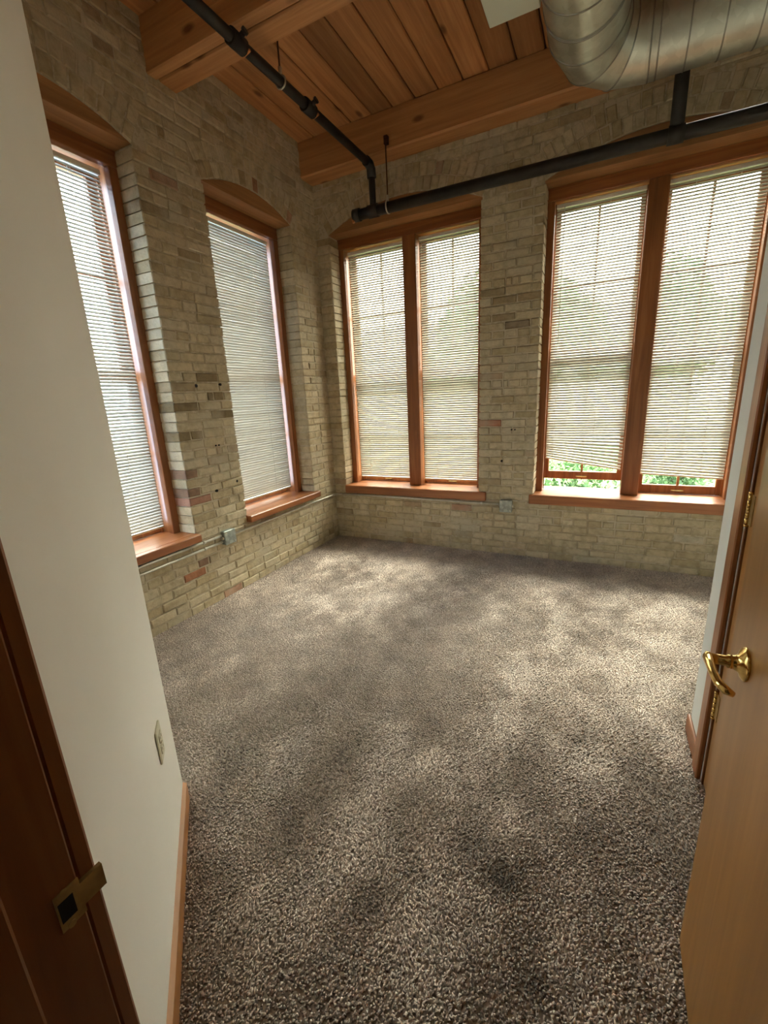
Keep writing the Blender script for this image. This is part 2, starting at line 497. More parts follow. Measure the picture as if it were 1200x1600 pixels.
DB, RB, RD = (.22, .165, .085), (.25, .155, .10), (.37, .165, .085)
wl_special = [(-1.55, 1.74, .09, DB), (-1.55, 1.60, .09, DB), (-1.56, 1.46, .09, DB), (-1.80, 1.54, .07, DB), (-1.80, 1.33, .08, DB),
              (-1.80, 1.05, .08, RB), (-1.80, .92, .1, RB), (-1.84, .86, .1, (.36, .19, .13)), (-2.02, .29, .10, RD), (-1.86, .40, .08, RB)]
wl_holes = [(-1.70, 1.652, .011), (-1.475, 1.662, .010), (-1.655, .875, .011), (-1.44, .91, .011), (-1.60, 1.215, .006), (-1.57, 1.215, .006)]
brick_wall('wall_left', -3.30, 0.0, L_OPEN, lambda u, z: (0, u, z), RISE_L, PI/2, wl_special,
           'cream brick wall with the two single arched windows', wl_holes)
wb_special = [(1.79, 1.27, .09, (.40, .13, .06)), (2.02, .96, .05, (.20, .16, .08)), (1.88, 2.05, .12, (.26, .20, .13)),
              (3.3, .27, .1, (.5, .46, .36))]
wb_holes = [(1.94, 1.18, .007), (1.91, 1.18, .007), (1.83, .90, .010)]
brick_wall('wall_back', 0.0, XE, B_OPEN, lambda u, z: (u, 0, z), RISE_B, 0, wb_special,
           'cream brick wall with the two wide double windows', wb_holes)

# ---------------------------------------------------------------- floor, deck ceiling, beams, plain walls
fl = MB().box((-.1, YF, -.12), (XE+.1, .1, 0)).build('floor', M_backing)
tag(fl, 'flat floor slab under the brown carpet', 'floor', kind='structure')

ceil = MB().box((-WT, YF-.2, ZC+.03), (XE+.3, WT, ZC+.25)).build('ceiling', M_dkgap)
tag(ceil, 'dark timber deck ceiling of wide knotty planks', 'ceiling', kind='structure')
x = .167-.193; k = 0
while x < XE:
    x1 = min(x+.193, XE+.02)
    m = MB(); xa = max(x, -.02)
    g = .0035+R.uniform(0, .003)
    c = .007
    prof = [(xa+g, ZC+.03), (xa+g, ZC+c), (xa+g+c, ZC), (x1-g-c, ZC), (x1-g, ZC+c), (x1-g, ZC+.03)]
    dz = R.uniform(-.003, .003)
    prof = [(a, z+dz if z < ZC+.02 else z+.01) for a, z in prof]
    m.prism(prof, YF, .05)
    fixnorm(m.build('plank', M_plank, ceil))
    x = x1

def beam(name, y0, y1, z0, label, split=None):
    if split is None:
        o = MB().box((-.02, y0, z0), (XE+.02, y1, ZC+.005), .012).build(name, M_beam)
    else:
        o = empty(name)
        MB().box((-.02, y0, z0), (XE+.02, split-.006, ZC+.005), .008).build('timber', M_beam, o)
        MB().box((-.02, split+.006, z0+.004), (XE+.02, y1, ZC+.005), .008).build('timber', M_beam, o)
        MB().box((-.02, split-.006, z0+.02), (XE+.02, split+.006, ZC), 0).build('joint', M_dkgap, o)
    tag(o, label, 'beam', kind='structure'); return o
beam('beam_back', -.183, .02, ZB, 'heavy timber beam running along the top of the back brick wall')
beam('beam_middle', -1.71, -1.49, ZB, 'double timber beam crossing the ceiling at the upper left', split=-1.632)

def wall(name, a, b_, mat, label):
    o = MB().box(a, b_).build(name, mat); tag(o, label, 'wall', kind='structure'); return o
# the partition: straight part behind the corner, then the diagonal face that ends at the doorway
P0, P1 = Vector((1.269, -3.147)), Vector((2.03, -3.832))
m = MB()
poly = [(0.0, -3.147), (P0.x, P0.y), (P1.x, P1.y), (P1.x, P1.y-.12), (1.20, -3.29), (0.0, -3.29)]
n = len(poly)
m.add([(p[0], p[1], 0) for p in poly]+[(p[0], p[1], ZC+.03) for p in poly],
      [tuple(range(n)), tuple(range(n, 2*n))]+[(i, (i+1) % n, (i+1) % n+n, i+n) for i in range(n)])
wp = fixnorm(m.build('wall_diagonal', M_white))
tag(wp, 'smooth cream painted partition set diagonally beside the doorway', 'wall', kind='structure')

m = MB()
m.box((XR, -2.25, 0), (XR+.12, -1.97, ZC+.03)); m.box((XR, -3.86, 0), (XR+.12, -3.02, ZC+.03)); m.box((XR, -3.02, 2.08), (XR+.12, -2.25, ZC+.03))
m.box((XR+.12, -2.09, 0), (XE, -1.97, ZC+.03))
wr = m.build('wall_right', M_whitecool); tag(wr, 'narrow pale painted wall between the brick wall and the closet door', 'wall', kind='structure')
wall('wall_far_right', (XE, YF, 0), (XE+.2, .02, ZC+.03), M_whitecool, 'plain painted wall closing the room at the far right')
m = MB(); m.box((2.94, -3.86, 0), (XE, -3.72, ZC+.03)); m.box((2.02, -3.93, 2.06), (2.95, -3.80, ZC+.03))
o = m.build('wall_doorway', M_white); tag(o, 'painted wall around the entry doorway', 'wall', kind='structure')
wall('wall_hall_left', (1.55, YF, 0), (1.70, -3.60, ZC+.03), M_white, 'plain painted wall on the left of the hall')
wall('wall_hall_end', (1.55, YF-.15, 0), (XE+.1, YF, ZC+.03), M_white, 'plain painted wall at the end of the hall')

# ---------------------------------------------------------------- carpet pile
def smooth_noise(x, y, scale, seed, n=14):
    g = np.random.default_rng(seed); out = np.zeros_like(x)
    for _ in range(n):
        a = g.uniform(0, 2*PI); f = g.uniform(.5, 1.6)*scale; ph = g.uniform(0, 2*PI)
        out += np.sin((x*np.cos(a)+y*np.sin(a))*f+ph)
    return out/math.sqrt(n)

def carpet():
    bounds = [(0.0, 3.95, -1.97, 0.0, 15500), (3.95, XE, -1.97, 0.0, 5000), (0.0, XR, -3.15, -1.97, 17000), (1.2, 3.0, -4.0, -3.15, 17000)]
    xs, ys = [], []
    for x0, x1, y0, y1, dn in bounds:
        st = 1/math.sqrt(dn)
        gx, gy = np.meshgrid(np.arange(x0+st/2, x1, st), np.arange(y0+st/2, y1, st))
        xs.append(gx.ravel()); ys.append(gy.ravel())
    X = np.concatenate(xs); Y = np.concatenate(ys); n = len(X)
    X = X+NR.uniform(-.005, .005, n); Y = Y+NR.uniform(-.005, .005, n)
    # keep clear of the diagonal partition
    dpx, dpy = P1.x-P0.x, P1.y-P0.y
    side = (X-P0.x)*dpy-(Y-P0.y)*dpx
    ok = (Y > -3.147) | (side < -.004)
    ok &= ~((X < P0.x) & (Y < -3.14))
    X, Y = X[ok], Y[ok]; n = len(X)
    big = smooth_noise(X, Y, 4.5, 3); mid = smooth_noise(X, Y, 13, 4); fin = smooth_noise(X, Y, 38, 8)
    ang = 1.1*big+.9*mid+.6*fin+NR.normal(0, .9, n)-.6
    lean = np.clip(.55+.25*mid+NR.normal(0, .25, n), .05, 1.3)
    ln = .0105*NR.uniform(.75, 1.25, n)
    wd = NR.uniform(.0026, .0046, n)
    dx, dy = np.cos(ang), np.sin(ang)
    px, py = -dy, dx
    # colour: mixed beige, taupe and brown yarns
    base = np.array([[.59, .505, .43], [.53, .452, .385], [.68, .60, .52], [.43, .358, .30]])
    ci = NR.choice(4, n, p=[.38, .32, .14, .16])
    mid2 = smooth_noise(X, Y, 26, 31)
    tone = (1+.07*big+.09*mid+.09*mid2+.06*fin+NR.normal(0, .10, n)).clip(.5, 1.6)
    C = base[ci]*tone[:, None]
    # stains trodden into the pile
    for sx, sy, sr, k, cc in STAINS:
        d = np.sqrt((X-sx)**2+(Y-sy)**2)/sr
        d = d+.35*smooth_noise(X, Y, 40, 21)*.5
        a = np.clip(1.15-d, 0, 1)*k
        C = C*(1-a[:, None])+np.array(cc)*a[:, None]
    V = np.zeros((n, 7, 3)); 
    tri = [(0., 2*PI/3, 4*PI/3)]
    t1 = .45
    bx, by = X, Y
    mxp, myp = X+dx*ln*lean*.28, Y+dy*ln*lean*.28; mz = ln*.62
    tx, ty = X+dx*ln*lean, Y+dy*ln*lean; tz = ln*np.clip(1.0-.28*lean, .35, 1)
    for k in range(3):
        a = 2*PI*k/3
        ox = (dx*math.cos(a)+px*math.sin(a)); oy = (dy*math.cos(a)+py*math.sin(a))
        V[:, k] = np.stack([bx+ox*wd*.9, by+oy*wd*.9, np.zeros(n)], 1)
        V[:, 3+k] = np.stack([mxp+ox*wd*1.15, myp+oy*wd*1.15, mz+wd*.2*math.cos(a)], 1)
    V[:, 6] = np.stack([tx, ty, tz], 1)
    V = V.reshape(-1, 3)
    F = []
    base_i = np.arange(n)*7
    quads = []; tris = []
    for k in range(3):
        j = (k+1) % 3
        tris.append(np.stack([base_i+k, base_i+j, base_i+3+j], 1)); tris.append(np.stack([base_i+k, base_i+3+j, base_i+3+k], 1))
        tris.append(np.stack([base_i+3+k, base_i+3+j, base_i+6], 1))
    T = np.concatenate(tris)
    me = bpy.data.meshes.new('carpet')
    me.vertices.add(len(V)); me.vertices.foreach_set('co', V.ravel())
    me.loops.add(len(T)*3); me.loops.foreach_set('vertex_index', T.ravel().astype(np.int32))
    me.polygons.add(len(T)); me.polygons.foreach_set('loop_start', np.arange(0, len(T)*3, 3, dtype=np.int32))
    me.polygons.foreach_set('loop_total', np.full(len(T), 3, np.int32))
    me.polygons.foreach_set('use_smooth', np.ones(len(T), bool))
    a = me.attributes.new('tint', 'FLOAT_COLOR', 'POINT')
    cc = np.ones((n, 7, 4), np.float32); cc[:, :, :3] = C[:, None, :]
    cc[:, :3, :3] *= .92  # tuft roots darkened: shade low in the pile put into the colour
    a.data.foreach_set('color', cc.ravel())
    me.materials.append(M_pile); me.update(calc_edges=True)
    o = bpy.data.objects.new('carpet', me); COL.objects.link(o)
    tag(o, 'brown and beige shaggy carpet pile covering the whole floor', 'carpet', kind='stuff')
STAINS = [(2.465, -2.915, .075, .8, (.10, .105, .08)), (2.36, -2.885, .10, .4, (.15, .135, .105)), (2.575, -3.145, .055, .8, (.085, .085, .065)), (2.66, -3.10, .06, .35, (.16, .14, .115)),
          (2.44, -2.38, .13, .3, (.24, .195, .155)), (1.74, -3.40, .22, .35, (.42, .32, .22)), (2.42, -3.08, .12, .2, (.2, .17, .13))]
carpet()

# ---------------------------------------------------------------- windows
def arch_poly(A, u0, u1, n=16):
    pts = [(u0, ZH+.004), (u1, ZH+.004)]
    for k in range(n+1):
        u = u1+(u0-u1)*k/n
        z = arch_top(A, u)-.004
        pts.append((u, max(z, ZH+.008)))
    return pts

def sash(name, win, u0, u1, z0, z1, d, lift=False, bot=.07):
    """a wooden sash of two by two panes; returns the sash (a part) with its panes as sub-parts"""
    t = .034
    m = MB()
    m.box((u0, d, z0), (u0+.045, d+t, z1), .003); m.box((u1-.045, d, z0), (u1, d+t, z1), .003)
    m.box((u0+.045, d, z0), (u1-.045, d+t, z0+bot), .003); m.box((u0+.045, d, z1-.045), (u1-.045, d+t, z1), .003)
    s = m.build(name, M_firz, win)
    um = (u0+u1)/2; zm = (z0+bot+z1-.045)/2
    MB().box((um-.009, d+.006, z0+bot), (um+.009, d+t-.006, z1-.045)).build('muntin', M_firz, s)
    MB().box((u0+.045, d+.007, zm-.009), (u1-.045, d+t-.007, zm+.009)).build('muntin', M_firx, s)
    for a, b_ in ((u0+.043, um-.007), (um+.007, u1-.043)):
        for c, e in ((z0+bot-.002, zm-.007), (zm+.007, z1-.043)):
            MB().box((a, d+.015, c), (b_, d+.019, e)).build('pane', M_glass, s)
    if lift:
        q = MB().box((um-.045, d-.010, z0+.020), (um+.045, d+.001, z0+.032), .003)
        q.box((um-.032, d-.018, z0+.023), (um+.032, d-.008, z0+.029), .002)
        q.build('sash_lift', M_oldbrass, s)
    return s

def window(name, wallname, i, opening, rz, double, sill_front, ov, label, opened=()):
    st = .085 if double else .056
    u0, u1 = opening
    A = ARCH[wallname][i]
    w = empty(name, rz=rz); tag(w, label, 'window', kind='structure')
    wd = .055
    SO = WT-.02
    # sill
    m = MB().box((u0-ov[0], -sill_front, ZS-st), (u1+ov[1], 0.0, ZS), .006)
    m.box((u0-.010, 0.0, ZS-st), (u1+.010, SO, ZS))
    m.build('sill', M_firx, w)
    # casing and jambs
    MB().box((u0-.008, DREC, ZS), (u0+wd, DREC+.05, ZH-.09), .004).build('casing', M_firz, w)
    MB().box((u1-wd, DREC, ZS), (u1+.008, DREC+.05, ZH-.09), .004).build('casing', M_firz, w)
    MB().box((u0-.008, DREC-.002, ZH-.09), (u1+.008, DREC+.05, ZH+.004), .004).build('head_casing', M_firx, w)
    MB().box((u0-.008, DREC+.05, ZS), (u0+.042, SO, ZH)).build('jamb', M_firz, w)
    MB().box((u1-.042, DREC+.05, ZS), (u1+.008, SO, ZH)).build('jamb', M_firz, w)
    MB().box((u0+.042, DREC+.05, ZH-.075), (u1-.042, SO, ZH)).build('head_jamb', M_firx, w)
    # arched board filling the brick arch
    m = MB().prism(arch_poly(A, u0-.010, u1+.010), .004, WT-.06)
    fixnorm(m.build('arch_board', M_board, w))
    bays = [(u0+.042, u1-.042)]
    if double:
        um = (u0+u1)/2+.025
        ml, mr = um-.066, um+.066
        MB().box((ml, DREC-.004, ZS), (mr, DREC+.06, ZH-.088), .005).build('mullion', M_firz, w)
        MB().box((ml+.012, DREC+.06, ZS), (mr-.012, SO, ZH-.075)).build('mullion_post', M_firz, w)
        bays = [(u0+.042, ml+.012), (mr-.012, u1-.042)]
    zmeet = 1.715
    for k, (a, b_) in enumerate(bays):
        op = opened[k] if k < len(opened) else 0
        sash('upper_sash', w, a+.002, b_-.002, zmeet-.02, ZH-.077, .335)
        sash('lower_sash', w, a+.002, b_-.002, ZS+.002+op, zmeet+.025+op, .298, lift=double)
        # stops
        MB().box((a, .285, ZS), (a+.012, .297, ZH-.075)).build('stop', M_firz, w)
        MB().box((b_-.012, .285, ZS), (b_, .297, ZH-.075)).build('stop', M_firz, w)
    return w

window('window_1', 'wall_left', 0, L_OPEN[0], PI/2, False, .06, (.06, .012), 'single arched window in the left brick wall, half hidden by the cream partition')
window('window_2', 'wall_left', 1, L_OPEN[1], PI/2, False, .06, (.012, .045), 'single arched window in the left brick wall, the one nearest the room corner')
window('window_3', 'wall_back', 0, B_OPEN[0], 0, True, .03, (.004, .075), 'double window in the back brick wall nearest the room corner, both sashes shut')
window('window_4', 'wall_back', 1, B_OPEN[1], 0, True, .03, (.035, .03), 'double window in the back brick wall with one sash raised, nearest the closet', opened=(.095, 0))

window('added_window_5', 'wall_back', 2, B_OPEN[2], 0, True, .03, (.035, .03), 'added unseen double window at the far end of the back brick wall, round the closet corner')  # out of view, added to bring more daylight into the room

# ---------------------------------------------------------------- venetian blinds, slat by slat
PITCH_S = .0218
def blind(u0, u1, d, zt, zb, rz, label, tilt_deg, droop=0.0, wand=True, gather=0, cords=(.22, .78)):
    b_ = empty('window_blind', loc=(0, 0, 0), rz=rz)
    tag(b_, label, 'blind', 'venetian blinds in the windows')
    w = u1-u0; uc = (u0+u1)/2
    MB().box((u0, d-.014, zt-.028), (u1, d+.014, zt), .003).build('headrail', M_rail, b_)
    # slat mesh shared: slightly crowned strip of metal, 25 mm wide
    m = MB(); nn = 4; vs = []
    th = math.radians(tilt_deg)
    for e in (-w/2+.004, w/2-.004):
        for lay in (0, 1):
            for k in range(nn+1):
                s = (k/nn-.5)*.025; c = .0022*(1-(2*k/nn-1)**2)+(.0004 if lay else 0)
                # s runs outwards: room edge low
                vs.append((e, s*math.cos(th)-c*math.sin(th), s*math.sin(th)+c*math.cos(th)))
    q = nn+1; fs = []
    for k in range(nn):
        fs.append((k, k+1, 2*q+k+1, 2*q+k)); fs.append((q+k, 3*q+k, 3*q+k+1, q+k+1))
    fs += [(0, 2*q, 3*q, q), (nn, q+nn, 3*q+nn, 2*q+nn)]
    m.add(vs, fs, True)
    n = int((zt-.045-zb-.02)/PITCH_S)
    first = m.build('slat', M_slat, b_)
    me = first.data
    for i in range(n):
        o = first if i == 0 else first.copy()
        if i: COL.objects.link(o); o.parent = b_
        z = zt-.042-i*PITCH_S
        left = n-1-i
        r = 0.0
        if droop:
            f = max(0.0, 1-left/9.0); r = math.atan2(droop, w)*f
            z -= abs(droop)*.5*f*.6
        o.location = (uc, d, z+R.uniform(-.0006, .0006)); o.rotation_euler = (R.uniform(-.03, .03), r+R.uniform(-.0012, .0012), 0)
    zr = zt-.042-n*PITCH_S-(abs(droop)*.3 if droop else 0)
    o = MB().box((-w/2+.003, -.012, -.007), (w/2-.003, .012, .007), .003).build('bottom_rail', M_rail, b_)
    o.location = (uc, d, zr); o.rotation_euler = (0, math.atan2(droop, w), 0)
    for k in cords:
        x = u0+w*k
        m = MB().tube([(x, d-.0135, zt-.02), (x, d-.0135, zr)], .0011, 5); m.tube([(x, d+.0135, zt-.02), (x, d+.0135, zr)], .0011, 5)
        m.build('ladder_cord', M_cord, b_)
    if wand:
        x = u0+w*.10
        MB().tube([(x, d-.02, zt-.02), (x, d-.024, zt-1.05)], .003, 6).build('tilt_wand', M_wand, b_)
    return b_
DBL = .235
blind(-2.80, -1.975, DBL, 2.928, .632, PI/2, 'white blind in the left window half hidden by the cream partition', 54)
blind(-1.31, -.472, DBL, 2.928, .632, PI/2, 'white blind in the single window nearest the room corner, slats nearly shut', 78, cords=(.14, .72))
um = (B_OPEN[0][0]+B_OPEN[0][1])/2+.025
blind(B_OPEN[0][0]+.060, um-.070, DBL, 2.928, .632, 0, 'cream blind in the left half of the corner double window', 57, wand=False)
blind(um+.070, B_OPEN[0][1]-.056, DBL, 2.928, .632, 0, 'cream blind in the right half of the corner double window', 56, wand=False, cords=(.27, .72))
um = (B_OPEN[1][0]+B_OPEN[1][1])/2+.025
blind(B_OPEN[1][0]+.060, um-.070, DBL, 2.935, .845, 0, 'cream blind hanging crooked over the raised sash, its lower rail aslant', 54, droop=.095, cords=(.10, .62))
blind(um+.070, B_OPEN[1][1]-.056, DBL, 2.935, .745, 0, 'cream blind in the right half of the double window nearest the closet', 53, droop=.028, wand=False, cords=(.28, .72))

um = (B_OPEN[2][0]+B_OPEN[2][1])/2+.025  # blinds of the added, unseen window
blind(B_OPEN[2][0]+.060, um-.070, DBL, 2.928, .632, 0, 'cream blind in the left half of the added unseen double window round the closet corner', 52, wand=False)
blind(um+.070, B_OPEN[2][1]-.056, DBL, 2.928, .632, 0, 'cream blind in the right half of the added unseen double window round the closet corner', 52, wand=False)

# ---------------------------------------------------------------- sprinkler piping
PA_X, PA_Z, PB_Y, PB_Z = .745, 3.385, -.215, 3.052
sp = empty('sprinkler_pipe', (PA_X, PB_Y, PB_Z)); tag(sp, 'black steel sprinkler pipe dropping from the ceiling and running above the back windows', 'pipe')
def spb(m, name, mat):
    m.v = [(p[0]-PA_X, p[1]-PB_Y, p[2]-PB_Z) for p in m.v]
    return m.build(name, mat, sp)
spb(MB().tube([(PA_X-.03, -3.1, PA_Z), (PA_X, PB_Y-.06, PA_Z)], .029, 16), 'ceiling_run', M_pipe)
spb(MB().tube([(PA_X, PB_Y-.09, PA_Z), (PA_X, PB_Y-.03, PA_Z-.004), (PA_X, PB_Y-.006, PA_Z-.03), (PA_X, PB_Y, PA_Z-.09)], .038, 14), 'elbow', M_pipe)
spb(MB().tube([(PA_X, PB_Y, PA_Z-.05), (PA_X, PB_Y, PB_Z)], .027, 14), 'drop_pipe', M_pipe)
spb(MB().tube([(.585, PB_Y, PB_Z), (XE, PB_Y, PB_Z-.05)], .042, 18), 'wall_run', M_pipe)
spb(MB().tube([(.555, PB_Y, PB_Z), (.615, PB_Y, PB_Z)], .05, 14), 'end_cap', M_pipe)
spb(MB().tube([(.553, PB_Y-.02, PB_Z-.035), (.560, PB_Y-.02, PB_Z-.06)], .012, 8), 'drain_plug', M_copper)
spb(MB().tube([(PA_X-.045, PB_Y, PB_Z), (PA_X+.045, PB_Y, PB_Z)], .05, 14), 'tee', M_pipe)
spb(MB().tube([(2.915, PB_Y, PB_Z-.03), (2.915, PB_Y, 3.70)], .040, 14), 'riser', M_pipe)
spb(MB().tube([(2.87, PB_Y, PB_Z-.021), (2.96, PB_Y, PB_Z-.023)], .052, 14), 'tee', M_pipe)
for y in (-1.08, -1.72):
    xx = PA_X-.03*(y+.2)/(-2.9)
    spb(MB().tube([(xx, y-.05, PA_Z), (xx, y+.05, PA_Z)], .040, 14), 'coupling', M_pipe)
    m = MB().tube([(xx+.02, y, PA_Z+.008), (xx+.056, y, PA_Z+.022)], .014, 10); m.tube([(xx+.056, y, PA_Z+.022), (xx+.068, y, PA_Z+.027)], .020, 10)
    spb(m, 'sprinkler_head', M_pipe)
    spb(MB().tube([(xx-.01, y+.055, PA_Z-.034), (xx+.04, y+.055, PA_Z-.02)], .008, 6), 'set_screw', M_copper)
def hanger(x, y, z, ztop, r):
    spb(MB().tube([(x, y, z+r+.03), (x, y, ztop)], .0055, 8), 'hanger_rod', M_rod)
    m = MB()
    pts = [(x, y+math.sin(t)*(r+.004), z-math.cos(t)*(r+.004)) for t in [2*PI*k/20 for k in range(21)]]
    if r > .035:
        m.tube(pts, .006, 6, cap=False)
    else:
        pts = [(x+math.sin(t)*(r+.004), y, z-math.cos(t)*(r+.004)) for t in [2*PI*k/20 for k in range(21)]]
        m.tube(pts, .006, 6, cap=False)
    m.tube([(x, y, z+r), (x, y, z+r+.045)], .011, 8)
    spb(m, 'hanger_ring', M_clip)
hanger(PA_X-.011, -1.36, PA_Z, ZC, .029)
hanger(.885, PB_Y, PB_Z, ZB+.06, .042)
spb(MB().box((.868, PB_Y-.004, ZB+.03), (.902, -.183, ZB+.09), .003), 'rod_bracket', M_rod)

# ---------------------------------------------------------------- ventilation duct
DX, DY, DZ, DR, RC = 2.400, -.47, 3.455, .205, .30
du = empty('ventilation_duct', (DX, DY, DZ)); tag(du, 'round galvanised spiral duct with a segmented elbow under the ceiling', 'duct')
def ring(c, ax, up_, r, n=40):
    return [c+ax*(math.cos(2*PI*k/n)*r)+up_*(math.sin(2*PI*k/n)*r) for k in range(n)]
def loft(rings, name, mat=M_duct, cap=False):
    n = len(rings[0]); m = MB(); vs = [p-Vector((DX, DY, DZ)) for rg in rings for p in rg]
    fs = [(i*n+k, i*n+(k+1) % n, (i+1)*n+(k+1) % n, (i+1)*n+k) for i in range(len(rings)-1) for k in range(n)]
    m.add(vs, fs, True)
    if cap: m.f += [tuple(range(n))]; m.sm += [False]
    return fixnorm(m.build(name, mat, du))
ZV = Vector((0, 0, 1))
ya = DY-RC
A_end = Vector((DX, -1.47, DZ))
def straight(p, q, ax, name):
    loft([ring(p, ax, ZV, DR), ring(q, ax, ZV, DR)], name)
straight(A_end, Vector((DX, ya+.0, DZ)), Vector((1, 0, 0)), 'spiral_section')
loft([ring(A_end, Vector((1, 0, 0)), ZV, DR), ring(A_end+Vector((0, .001, 0)), Vector((1, 0, 0)), ZV, .02)], 'end_plate')
def seam(p, ax, d, r=DR, w=.006, h=.004):
    rr = [ring(p+d*a, ax, ZV, r+b_) for a, b_ in ((-w, -.001), (-w*.5, h), (w*.5, h), (w, -.001))]
    loft(rr, 'seam_ring', M_seam)
for y in (-1.36, -1.18, -1.0, -.985, -.80):
    seam(Vector((DX, y, DZ)), Vector((1, 0, 0)), Vector((0, 1, 0)))
cen = Vector((DX+RC, ya, DZ))
ngor = 3
angs = [PI-PI/2*k/ngor for k in range(ngor+1)]
for k in range(ngor):
    rr = []
    for a in (angs[k], angs[k+1]):
        rad = Vector((math.cos(a), math.sin(a), 0))
        rr.append([cen+rad*RC+rad*(math.cos(2*PI*j/40)*DR)+ZV*(math.sin(2*PI*j/40)*DR) for j in range(40)])
    loft(rr, 'elbow_gore')
for k in range(1, ngor):
    a = angs[k]; rad = Vector((math.cos(a), math.sin(a), 0)); tg = Vector((math.sin(a), -math.cos(a), 0))
    seam(cen+rad*RC, rad, tg, DR+.001, .005, .003)
straight(Vector((DX+RC, DY, DZ)), Vector((XE+.02, DY-.01, DZ)), Vector((0, 1, 0)), 'branch_section')
for x in (DX+RC+.02, DX+RC+.06, 2.90, 3.06, 3.22, 3.40, 3.6, 3.8, 4.0):
    seam(Vector((x, DY, DZ)), Vector((0, 1, 0)), Vector((1, 0, 0)), DR, .005, .003)

# painted bulkhead box beside the duct
o = MB().box((1.895, -1.487, 3.50), (2.17, -.925, ZC+.005), .004).build('bulkhead_box', M_panelw)
tag(o, 'pale painted bulkhead box fixed under the planks beside the duct', 'box')

# ---------------------------------------------------------------- conduits and boxes
def conduit(pts, label, r=.0095):
    o = empty('conduit', pts[0]); tag(o, label, 'conduit', 'electrical conduits under the window sills')
    m = MB().tube([Vector(p)-Vector(pts[0]) for p in pts], r, 10); m.build('tube', M_conduit, o)
    for t in (.12, .55, .9):
        p = Vector(pts[0])+(Vector(pts[1])-Vector(pts[0]))*t if len(pts) == 2 else Vector(pts[1]).lerp(Vector(pts[2]), t)
        d = (Vector(pts[-1])-Vector(pts[0])).normalized()
        q = MB().tube([p-d*.012-Vector(pts[0]), p+d*.012-Vector(pts[0])], r+.003, 10)
        q.build('strap', M_conduit, o)
    return o
ZCD = .500
conduit([(.024, -1.575, ZCD), (.024, -.10, ZCD), (.05, -.045, ZCD), (.10, -.024, ZCD)], 'thin conduit running from the square box under the sill to the room corner')
conduit([(.024, -1.69, ZCD+.022), (.024, -3.10, ZCD+.022)], 'upper thin conduit of the pair left of the square box')
conduit([(.024, -1.69, ZCD-.030), (.024, -3.10, ZCD-.030)], 'lower thin conduit of the pair left of the square box')
conduit([(.11, -.022, ZCD), (1.83, -.022, ZCD-.004)], 'thin conduit under the sill of the corner double window')
def jbox(loc, rz, label):
    o = empty('junction_box', loc, rz); tag(o, label, 'electrical box')
    MB().box((-.054, -.046, -.054), (.054, .0, .054), .005).build('body', M_boxm, o)
    MB().box((-.056, -.052, -.056), (.056, -.046, .056), .003).build('cover_plate', M_boxm, o)
    for sx, sz in ((-.04, .04), (.04, -.04)):
        MB().tube([(sx, -.055, sz), (sx, -.051, sz)], .006, 8).build('screw', M_conduit, o)
    MB().tube([(-.068, -.024, 0), (.068, -.024, 0)], .0135, 10).build('connector', M_conduit, o)
    return o
jbox((.008, -1.632, ZCD), PI/2, 'square galvanised box where the conduits meet on the left brick wall')
jbox((1.884, -.006, ZCD-.012), 0, 'small grey box on the brick between the two double windows')

# ---------------------------------------------------------------- outlet on the diagonal wall, baseboards
dv = (P1-P0).normalized(); ang = math.atan2(dv.y, dv.x)
nv = Vector((-dv.y, dv.x))
if nv.dot(Vector((CAM.x, CAM.y))-P0) < 0: nv = -nv
c = P0+dv*.232+nv*.0008
# local frame: x along the wall, -y... outward normal
o = empty('outlet', (c.x, c.y, .476), math.atan2(nv.y, nv.x)-PI/2)
tag(o, 'ivory power outlet low on the cream diagonal partition', 'outlet')
MB().box((-.036, 0, -.058), (.036, .006, .058), .003).build('wall_plate', M_ivory, o)
for z in (-.02, .02):
    s = MB().box((-.017, .006, z-.014), (.017, .0085, z+.014), .003).build('socket', M_ivory, o)
    q = MB(); q.box((-.008, .0085, z-.004), (-.006, .0089, z+.006)); q.box((.006, .0085, z-.004), (.008, .0089, z+.006)); q.build('slot', M_black, s)
MB().tube([(0, .006, 0), (0, .008, 0)], .003, 8).build('screw', M_oldbrass, o)

o = empty('baseboard_left', (P0.x, P0.y, 0), math.atan2(dv.y, dv.x)); tag(o, 'honey coloured wooden baseboard along the cream diagonal partition', 'baseboard', kind='structure')
L = (P1-P0).length
sgn = 1 if nv.dot(Vector((-dv.y, dv.x))) > 0 else -1
m = MB(); t = .013*sgn
m.add([(-.005, 0, 0), (L-.03, 0, 0), (L-.03, t, 0), (-.005, t, 0), (-.005, 0, .088), (L-.03, 0, .088), (L-.03, t, .080), (-.005, t, .080)],
      [(0, 3, 2, 1), (4, 5, 6, 7), (0, 1, 5, 4), (1, 2, 6, 5), (2, 3, 7, 6), (3, 0, 4, 7)])
fixnorm(m.build('board', M_base, o))
o = MB().box((XR-.013, -2.168, 0), (XR, -1.955, .086), .004).build('baseboard_right', M_firy); tag(o, 'short reddish wooden baseboard beside the closet casing', 'baseboard', kind='structure')

